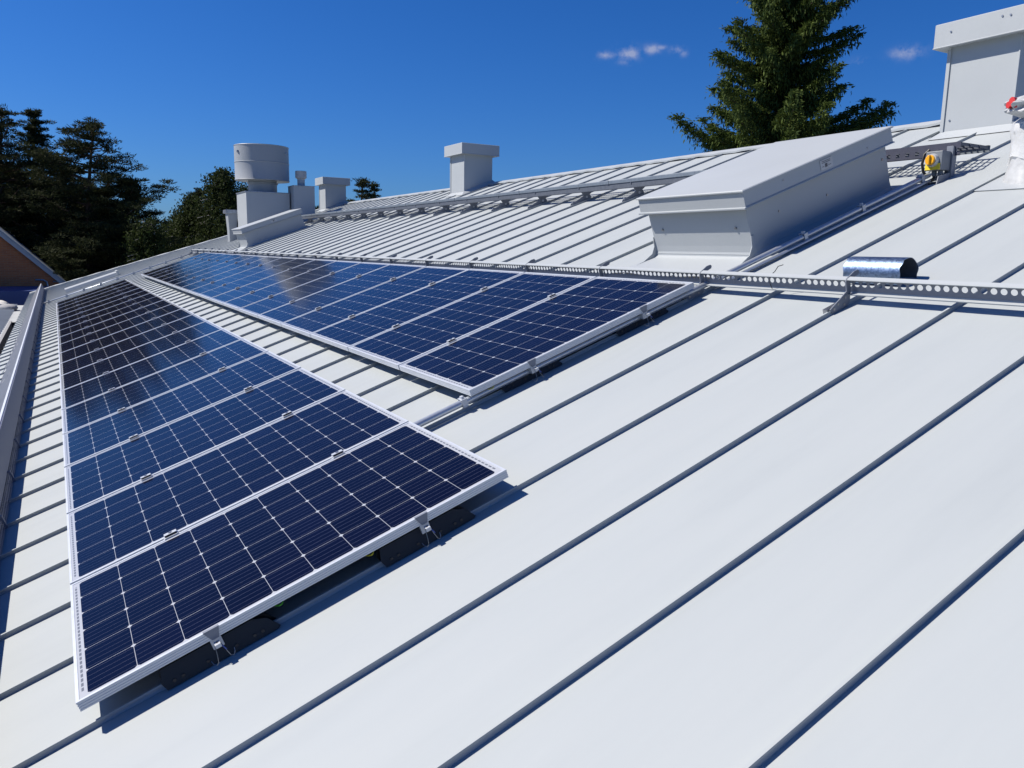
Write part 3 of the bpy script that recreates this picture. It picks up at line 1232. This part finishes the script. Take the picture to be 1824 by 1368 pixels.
for f in m.bm.faces:
    f.smooth = True
m.build('bag', MAT['white_pl'], cb)
m = MB()
for (y, z, a, bb) in ((.055, .07, .020, .030), (.085, .055, .014, .022), (.035, .045, .012, .016)):
    vs = []
    for k in range(14):
        t = 2 * math.pi * k / 14
        vs.append((-.118 + .5 * abs(y - .05), y + a * math.cos(t), z + bb * math.sin(t)))
    m.prism([(p[1], p[2]) for p in vs], 0, vs[0][0] - .012, vs[0][0] + .03)
m.build('print', MAT['red'], cb)

# ------------------------------------------------------------------ far end: second conduit, loose flashing, ladder
m = MB()
m.tube([W(-.35, 21.9, .05), W(3.6, 21.9, .05)], .022, 8)
fc = m.build('far_conduit', MAT['pipe'])
tag(fc, 'thin metal conduit crossing the roof past the far panel ends', 'conduit')
m = MB()
for i in range(9):
    m.box((-.03, -.03, -.04), (.03, .03, .035), .004, Matrix.Translation(W(-.2 + i * .45, 21.9, .05)))
m.build('clip', MAT['galv_dark'], fc)
ff = thing('loose_flashing', W(.25, 24.6, 0), 'folded white flashing sheet lying near the far gable edge', 'flashing', sloped=True)
m = MB()
m.prism([(-.25, .006), (-.20, .09), (.05, .12), (.22, .03), (.25, .006)], 0, 0.0, 1.5)
m.build('sheet', MAT['sheet'], ff)
m = MB()
m.box((1.5, -.3, .004), (1.56, .3, .14), .006)
m.build('end_cap', MAT['sheet'], ff)
ld = thing('roof_ladder', W(3.35, 28.7, -.35), 'white ladder top sticking up over the far roof edge', 'ladder')
m = MB()
for dx in (0, .38):
    m.box((dx - .02, -.03, -2.5), (dx + .02, .03, .42), .004, Matrix.Rotation(R_(28), 4, 'Y'))
m.build('stringer', MAT['alu'], ld)
m = MB()
for i in range(9):
    z = -2.3 + .3 * i
    m.tube([Matrix.Rotation(R_(28), 3, 'Y') @ Vector((0, 0, z)), Matrix.Rotation(R_(28), 3, 'Y') @ Vector((.38, 0, z))], .013, 8)
m.build('rung', MAT['alu'], ld)

# ------------------------------------------------------------------ lower roof, box gutter and neighbour wing at the left
lr = thing('lower_roof', (0, 0, Z0), 'lower white canopy roof with flat seams beyond the eave', 'canopy')
m = MB()
lx0, lx1 = -7.5, -1.22
zl = lambda x: -.86 - .015 * (x + 1.2)
m.poly(((lx0, 1.0, zl(lx0)), (lx1, 1.0, zl(lx1)), (lx1, 31.5, zl(lx1)), (lx0, 31.5, zl(lx0))))
m.poly(((lx1, 24.2, zl(lx1)), (-.86, 24.2, zl(lx1) - .005), (-.86, 31.5, zl(lx1) - .005), (lx1, 31.5, zl(lx1))))
for i in range(55):
    y = 1.3 + i * .55
    m.box((lx0, y - .006, zl(lx0) - .01), (lx1 - .02, y + .006, zl(lx1) + .022))
m.build('roof', MAT['canopy'], lr)
m = MB()
m.box((lx0 + .1, 1.1, -Z0), (lx1 - .1, 31.4, -1.05))
m.build('wall', MAT['concrete_grey'], lr)
bg = thing('box_gutter', (0, 0, Z0), 'dark box gutter between the eave and the lower canopy roof', 'gutter')
m = MB()
m.box((-1.21, .9, -1.15), (-1.14, 24.0, -.80), .004)
m.build('side', MAT['concrete_grey'], bg)
m = MB()
m.box((-1.138, .9, -1.2), (-.70, 24.0, -1.10))
m.box((-1.138, 23.93, -1.098), (-.70, 24.0, -.84))
m.box((-.74, .9, -1.098), (-.70, 23.93, -.50))
m.build('dark_inside', MAT['dark_gap'], bg)
m = MB()
bmesh.ops.create_icosphere(m.bm, subdivisions=3, radius=1)
for v in m.bm.verts:
    p = v.co.copy()
    f = 1 + .10 * math.sin(p.x * 5 + p.y * 3) + .06 * math.sin(p.y * 9 + p.z * 7)
    v.co = Vector((p.x * .36 * f, p.y * .5 * f, max(-.8, p.z) * .16 * f))
for f in m.bm.faces:
    f.smooth = True
sk = m.build('sand_sack', MAT['stone_white'])
sk.location = (-1.75, 29.6, Z0 - .72)
tag(sk, 'off white filled sack lying on the lower canopy roof', 'sack')
m = MB()
bmesh.ops.create_icosphere(m.bm, subdivisions=3, radius=1)
for v in m.bm.verts:
    p = v.co.copy()
    f = 1 + .09 * math.sin(p.x * 4 + p.y * 6)
    v.co = Vector((p.x * .30 * f, p.y * .4 * f, max(-.8, p.z) * .12 * f))
for f in m.bm.faces:
    f.smooth = True
sk = m.build('sand_sack', MAT['concrete_grey'])
sk.location = (-1.45, 28.9, Z0 - .76)
tag(sk, 'smaller grey sack beside the off white sack on the canopy', 'sack')

nb = thing('brick_wing', (0, 36.0, Z0), 'brown brick wing with steep gable and white bargeboard', 'building')
# gable wall facing the roof, sloping verge going down to the right
xr, zr = .25, -.30
peak = (-7.0, zr + 7.25 * .955)
m = MB()
m.prism([(-14.5, -Z0), (xr - .12, -Z0), (xr - .12, zr), peak, (-14.5, zr)], 1, 2.0, 12.0)
m.build('wall', MAT['brick'], nb)
m = MB()
dxp, dzp = peak[0] - xr, peak[1] - zr
m.prism([(xr + .10, zr - .20), (xr + .10, zr + .03), (peak[0], peak[1] + .22), (-14.7, zr + .03), (-14.7, zr - .20), (peak[0], peak[1] + .0)], 1, 1.78, 1.86)
m.build('bargeboard', MAT['sheet'], nb)
m = MB()
m.prism([(xr + .16, zr + .04), (peak[0], peak[1] + .28), (-14.8, zr + .04), (-14.8, zr - .02), (peak[0], peak[1] + .225), (xr + .16, zr - .02)], 1, 1.72, 12.2)
m.build('roof', MAT['roof'], nb)
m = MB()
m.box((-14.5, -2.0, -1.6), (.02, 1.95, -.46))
m.build('parapet', MAT['parapet_shade'], nb)
m = MB()
m.tube([(-.75, 1.97, -.18), (-.45, 1.96, -.19), (-.32, 1.95, -.28), (-.30, 1.95, -.46)], .035, 8)
m.tube([(-.08, 1.97, -.26), (.14, 1.96, -.28), (.2, 1.96, -.46)], .03, 8)
m.build('vent_pipe', MAT['galv'], nb)

# ------------------------------------------------------------------ trees
def foliage_mat(name, c_lo, c_hi, trans=.25):
    t = NT(name)
    vec, xyz = t.obj()
    geo = t.new('NewGeometry')
    n = t.noise(vec, 1.1, 4, .6)
    f = t.math('ADD', t.math('MULTIPLY', geo.outputs['Random Per Island'], .6), t.math('MULTIPLY', n, .4))
    c = t.ramp(f, [(.15, c_lo), (.85, c_hi)])
    t.set(Base_Color=c, Roughness=.75, Specular_IOR_Level=.12)
    tr = t.new('BsdfTranslucent')
    t.l.new(c, tr.inputs[0])
    mx = t.new('MixShader')
    mx.inputs[0].default_value = trans
    t.l.new(t.b.outputs[0], mx.inputs[1])
    t.l.new(tr.outputs[0], mx.inputs[2])
    t.l.new(mx.outputs[0], t.out.inputs['Surface'])
    return t.m


MAT['spruce'] = foliage_mat('spruce_needles', (.018, .038, .011), (.115, .155, .038), .22)
MAT['pine'] = foliage_mat('pine_needles', (.015, .022, .009), (.056, .064, .026), .18)
MAT['birch'] = foliage_mat('birch_leaves', (.018, .030, .010), (.052, .070, .022), .3)
MAT['bark'] = plain('brown_bark', (.085, .06, .045), .9, 0, .4)
MAT['pine_bark'] = plain('brown_pine_bark', (.075, .045, .032), .9, 0, .35)
tbk = NT('white_birch_bark')
vec, xyz = tbk.obj()
tbk.set(Base_Color=tbk.ramp(tbk.noise(vec, 3, 4, .7, (1, 1, 4)), [(.40, (.06, .055, .05)), (.52, (.55, .54, .52))]), Roughness=.8)
MAT['birch_bark'] = tbk.m


def leaf_mesh(name, pts, dirs, length, width, mat, parent, roll=None):
    """thousands of small leaf-shaped quads: pts centres, dirs axis of each leaf"""
    n = len(pts)
    d = dirs / np.linalg.norm(dirs, axis=1, keepdims=True)
    r = RNG.normal(size=(n, 3))
    s = np.cross(d, r)
    s /= np.linalg.norm(s, axis=1, keepdims=True)
    L = (length * RNG.uniform(.6, 1.3, n))[:, None]
    Wd = (width * RNG.uniform(.6, 1.3, n))[:, None]
    a = pts - d * L * .5
    c = pts + d * L * .5
    m1 = pts - d * L * .12 + s * Wd * .5
    m2 = pts - d * L * .12 - s * Wd * .5
    V = np.stack([a, m1, c, m2], 1).reshape(-1, 3).astype(np.float32)
    me = bpy.data.meshes.new(name)
    me.vertices.add(4 * n)
    me.vertices.foreach_set('co', V.ravel())
    me.loops.add(4 * n)
    me.loops.foreach_set('vertex_index', np.arange(4 * n, dtype=np.int32))
    me.polygons.add(n)
    me.polygons.foreach_set('loop_start', np.arange(0, 4 * n, 4, dtype=np.int32))
    me.polygons.foreach_set('loop_total', np.full(n, 4, np.int32))
    me.update(calc_edges=True)
    me.validate()
    me.materials.append(mat)
    return link(bpy.data.objects.new(name, me), parent)


def spruce(loc, H, rmax, seed, label, group=None, n_leaf=26, zmin=2.0, whorl=.42, lsize=.17, irregular=.25):
    global RNG
    RNG = np.random.default_rng(seed)
    root = thing('spruce_tree', loc, label, 'tree', group)
    m = MB()
    m.tube([(0, 0, 0), (.05, .03, H * .35), (-.04, 0, H * .7), (0, 0, H)], .2, 10, True, [.30, .22, .12, .015])
    P, D = [], []
    z = zmin
    while z < H - .2:
        t = 1 - z / H
        L0 = rmax * min(1, t * 1.75) ** .8 * (.9 + .1 * math.sin(z * 2.1))
        nb_ = max(5, int(5 + 4 * t))
        off = RNG.uniform(0, 6.28)
        for k in range(nb_):
            az = off + 2 * math.pi * k / nb_ + RNG.uniform(-.35, .35)
            L = L0 * RNG.uniform(1 - irregular * 1.5, 1 + irregular * .8)
            ca, sa = math.cos(az), math.sin(az)
            zb = z + RNG.uniform(-.2, .2) * whorl
            droop = .30 * t + RNG.uniform(-.05, .08)
            ns = max(4, int(L / .22))
            prev = Vector((0, 0, zb))
            for j in range(ns + 1):
                q = j / ns
                r = L * q
                zz = zb + L * (.10 * q - droop * q * (1 - q) * 2.2 + .10 * q ** 3)
                c = np.array([r * ca, r * sa, zz])
                if q > .12:
                    wid = .10 + .50 * L / 3.5 * math.sin(math.pi * min(1, .12 + .83 * q))
                    nl = int(n_leaf * (.5 + 1.2 * wid))
                    lat = RNG.uniform(-1, 1, nl) * wid
                    al = RNG.normal(0, .12, nl) - np.abs(lat) * .35
                    dz = -np.abs(lat) * .22 + RNG.normal(0, .045, nl)
                    hang = RNG.random(nl) < .26
                    dz[hang] -= RNG.random(int(hang.sum())) * (.18 + .16 * L / 3)
                    o = np.stack([-sa * lat + ca * al, ca * lat + sa * al, dz], 1)
                    P.append(c + o)
                    sg = np.sign(lat)[:, None]
                    d = np.array([ca, sa, .15]) * .8 + np.array([-sa, ca, -.1]) * sg * .6 + RNG.normal(0, .25, (nl, 3))
                    d[hang] = np.array([.25 * ca, .25 * sa, -1.0]) + RNG.normal(0, .25, (int(hang.sum()), 3))
                    D.append(d)
            m.tube([(0, 0, zb), (L * .5 * ca, L * .5 * sa, zb + L * (.05 - droop * .55)), (L * .93 * ca, L * .93 * sa, zb + L * (.08 - droop * .1))], .02, 5, False, [.035 + .01 * L, .02, .006])
        z += whorl * RNG.uniform(.75, 1.2) * (.65 + .5 * t)
    # leader tip
    P.append(np.array([0, 0, H]) + RNG.normal(0, 1, (40, 3)) * np.array([.08, .08, .25]))
    D.append(np.array([0, 0, 1.0]) + RNG.normal(0, .5, (40, 3)))
    m.build('trunk', MAT['bark'], root)
    leaf_mesh('crown', np.concatenate(P), np.concatenate(D), lsize, lsize * .30, MAT['spruce'], root)
    return root


def pine(loc, H, rmax, seed, label, group=None, base=.35, dens=1.0, shape='round', lsize=.17, mat='pine'):
    global RNG
    RNG = np.random.default_rng(seed)
    root = thing('pine_tree', loc, label, 'tree', group)
    m = MB()
    lean = RNG.uniform(-.5, .5, 2)
    def trunk(z):
        q = z / H
        return np.array([lean[0] * q * q + .18 * math.sin(q * 5 + seed), lean[1] * q * q + .15 * math.sin(q * 4), z])
    zs = [H * .985 * i / 10 for i in range(11)]
    m.tube([trunk(z) for z in zs], .2, 8, True, [.24 - .21 * i / 10 for i in range(11)])
    P, D = [], []
    z = H * base
    while z < H * .985:
        q = (z - H * base) / (H * (1 - base))
        if shape == 'spire':
            L0 = rmax * min(1, (1.03 - q) * 1.15) ** .9
        else:
            L0 = rmax * min(1, (1.02 - q) * 1.75) ** .72
        for k in range(int(RNG.integers(4, 7))):
            az = RNG.uniform(0, 6.283)
            L = L0 * RNG.uniform(.45, 1.15)
            ca, sa = math.cos(az), math.sin(az)
            p0 = trunk(z)
            up = RNG.uniform(-.12, .22) + .30 * q
            def bp(s):
                return p0 + np.array([ca * L * s, sa * L * s, L * (up * s + .12 * s * s - .10 * math.sin(s * 3))])
            m.tube([bp(0), bp(.5), bp(1)], .02, 5, False, [.05, .03, .01])
            nc = max(3, int(L * 4.0 * dens))
            for j in range(nc):
                s = RNG.uniform(.35, 1.05)
                c = bp(s) + RNG.normal(0, .20, 3) * np.array([1, 1, .35])
                sz = RNG.uniform(.22, .44) * min(1, .45 + L0 * .4)
                nl = int(58 * dens)
                o = RNG.normal(0, 1, (nl, 3))
                o /= np.linalg.norm(o, axis=1, keepdims=True)
                o *= (RNG.random(nl) ** .5)[:, None] * sz * np.array([1.35, 1.35, .42])
                P.append(c + o)
                D.append(o * np.array([1, 1, 1.2]) + np.array([0, 0, .12]) + RNG.normal(0, .10, (nl, 3)))
        z += H * .029 * RNG.uniform(.7, 1.3)
    o = np.clip(RNG.normal(0, 1, (130, 3)), -1.6, 1.6) * np.array([.15, .15, .22])
    P.append(trunk(H * .965) + o)
    D.append(o + np.array([0, 0, .5]))
    m.build('trunk', MAT['pine_bark'], root)
    leaf_mesh('crown', np.concatenate(P), np.concatenate(D), lsize, lsize * .24, MAT[mat], root)
    return root


def birch(loc, H, rmax, seed, label, group=None, n=120, lsize=.13, base=.25):
    global RNG
    RNG = np.random.default_rng(seed)
    root = thing('birch_tree', loc, label, 'tree', group)
    m = MB()
    m.tube([(0, 0, 0), (.1, 0, H * .4), (0, .12, H * .75), (.05, 0, H * .98)], .12, 8, True, [.17, .12, .07, .015])
    P, D = [], []
    for k in range(n):
        q = RNG.random() ** .85
        z = H * (base + (1 - base) * q)
        L = rmax * math.sin(math.pi * min(.97, (.20 + .78 * q))) ** .8 * RNG.uniform(.5, 1.12) + .2
        az = RNG.uniform(0, 6.283)
        ca, sa = math.cos(az), math.sin(az)
        if k % 3 == 0:
            m.tube([(0, 0, z - L * .35), (ca * L * .55, sa * L * .55, z + L * .12), (ca * L, sa * L, z)], .015, 5, False, [.03, .018, .006])
        for j in range(int(5 + L * 2)):
            s = RNG.uniform(.3, 1.05)
            c = np.array([ca * L * s, sa * L * s, z + L * .2 * math.sin(s * 2.6)]) + RNG.normal(0, .18, 3)
            hang = RNG.uniform(.3, 1.0)
            nl = 26
            tt = RNG.random(nl)
            o = np.stack([RNG.normal(0, .09 + .10 * tt, nl), RNG.normal(0, .09 + .10 * tt, nl), -hang * tt], 1)
            P.append(c + o)
            D.append(np.array([0, 0, -.8]) + RNG.normal(0, .7, (nl, 3)))
    m.build('trunk', MAT['birch_bark'], root)
    leaf_mesh('crown', np.concatenate(P), np.concatenate(D), lsize, lsize * .62, MAT['birch'], root)
    return root


def at(px, dist, z=0.0):
    """ground position seen in the photo's column px (at the horizon) at a horizontal distance from the camera"""
    d = right * ((px - 912) / 1391.18) + fwd + down * ((440 - 684) / 1391.18)
    d.z = 0
    d.normalize()
    return Vector((cpos.x + d.x * dist, cpos.y + d.y * dist, z))


def hz(px, py, dist):
    """height above the ground of the point seen at this pixel at a horizontal distance"""
    d = right * ((px - 912) / 1391.18) + fwd + down * ((py - 684) / 1391.18)
    return cpos.z + d.z / math.hypot(d.x, d.y) * dist


spruce(at(1372, 27), hz(1372, -300, 27), 3.45, 5, 'tall dark green spruce rising behind the ridge', None, 210, 4.5, .44, .15)

PG = 'pines behind the brick wing'
pine(at(8, 46), hz(8, 184, 46), 2.4, 21, 'tall pine with a broad open crown at the photo edge', PG, .30, 1.15)
pine(at(80, 48), hz(80, 192, 48), 2.2, 33, 'narrow pointed conifer between two broader pines', PG, .28, 1.3, 'spire')
pine(at(160, 44), hz(160, 218, 44), 3.6, 46, 'spreading pine with layered branches, rightmost tall one of the group', PG, .22, 1.3)
pine(at(120, 52), hz(120, 305, 52), 3.2, 52, 'dense dark pine filling the gap between the narrow conifer and spreading pine', PG, .15, 1.3)
pine(at(222, 43), hz(222, 312, 43), 2.1, 64, 'low bushy pine leaning out below the spreading pine', PG, .15, 1.3)
pine(at(40, 54), hz(40, 300, 54), 3.4, 71, 'dark pine behind the brick gable between the taller crowns', PG, .12, 1.3)
pine(at(190, 56), hz(190, 360, 56), 3.0, 83, 'short dark pine low behind the spreading pine', PG, .1, 1.3)
pine(at(255, 52), hz(255, 400, 52), 2.0, 95, 'small dark pine by the white birch trunk', PG, .1, 1.2)
pine(at(-60, 48), hz(-60, 230, 48), 3.0, 99, 'pine cut by the photo edge beyond the brick gable', PG, .2, 1.1)
BG = 'birches beyond the far gable'
birch(at(262, 40), hz(262, 392, 40), .9, 105, 'slim young birch with a visible white trunk', BG, 70, .12, .5)
birch(at(300, 50), hz(300, 408, 50), 1.4, 111, 'short light green birch in the gap below the sky', BG, 90)
birch(at(345, 47), hz(345, 352, 47), 1.7, 118, 'middle birch with drooping twigs, lower than its tall neighbour', BG, 130)
birch(at(400, 45), hz(400, 308, 45), 1.8, 123, 'tallest weeping birch rising beside the exhaust drum', BG, 160)
pine(at(372, 56), hz(372, 338, 56), 2.0, 127, 'dark pine standing between the birches', PG, .15, 1.2)
birch(at(325, 58), hz(325, 385, 58), 2.4, 131, 'dark rounded birch behind the middle birch', BG, 120)
birch(at(440, 52), hz(440, 330, 52), 2.0, 137, 'birch mostly hidden behind the exhaust drum and its base', BG, 110)
pine(at(640, 52), hz(640, 314, 52), 1.35, 141, 'thin open pine just past the far chimney', PG, .35, .6)
pine(at(673, 60), hz(674, 324, 60), .95, 149, 'small spire conifer peeking over the ridge', PG, .3, .6, 'spire')
pine(at(556, 58), hz(556, 365, 58), 1.2, 153, 'small pine peeking between the vent shaft and far chimney', PG, .3, .7)

# far belt of woodland that closes the horizon
RNG = np.random.default_rng(3)
P, D = [], []
for i in range(260):
    px = RNG.uniform(-700, 760)
    dist = RNG.uniform(66, 90)
    c = at(px, dist)
    H = hz(px, RNG.uniform(395, 430), dist)
    for j in range(14):
        z = H * (.12 + .88 * RNG.random())
        rr = 1.9 * (1.05 - z / H) + .3
        cc = np.array([c.x + RNG.normal(0, rr * .6), c.y + RNG.normal(0, rr * .6), z])
        o = RNG.normal(0, .45, (22, 3))
        P.append(cc + o)
        D.append(RNG.normal(0, 1, (22, 3)))
fw = leaf_mesh('woodland', np.concatenate(P), np.concatenate(D), .55, .30, MAT['pine'], None)
tag(fw, 'far belt of dark mixed woodland closing the horizon', 'woodland', None, 'stuff')
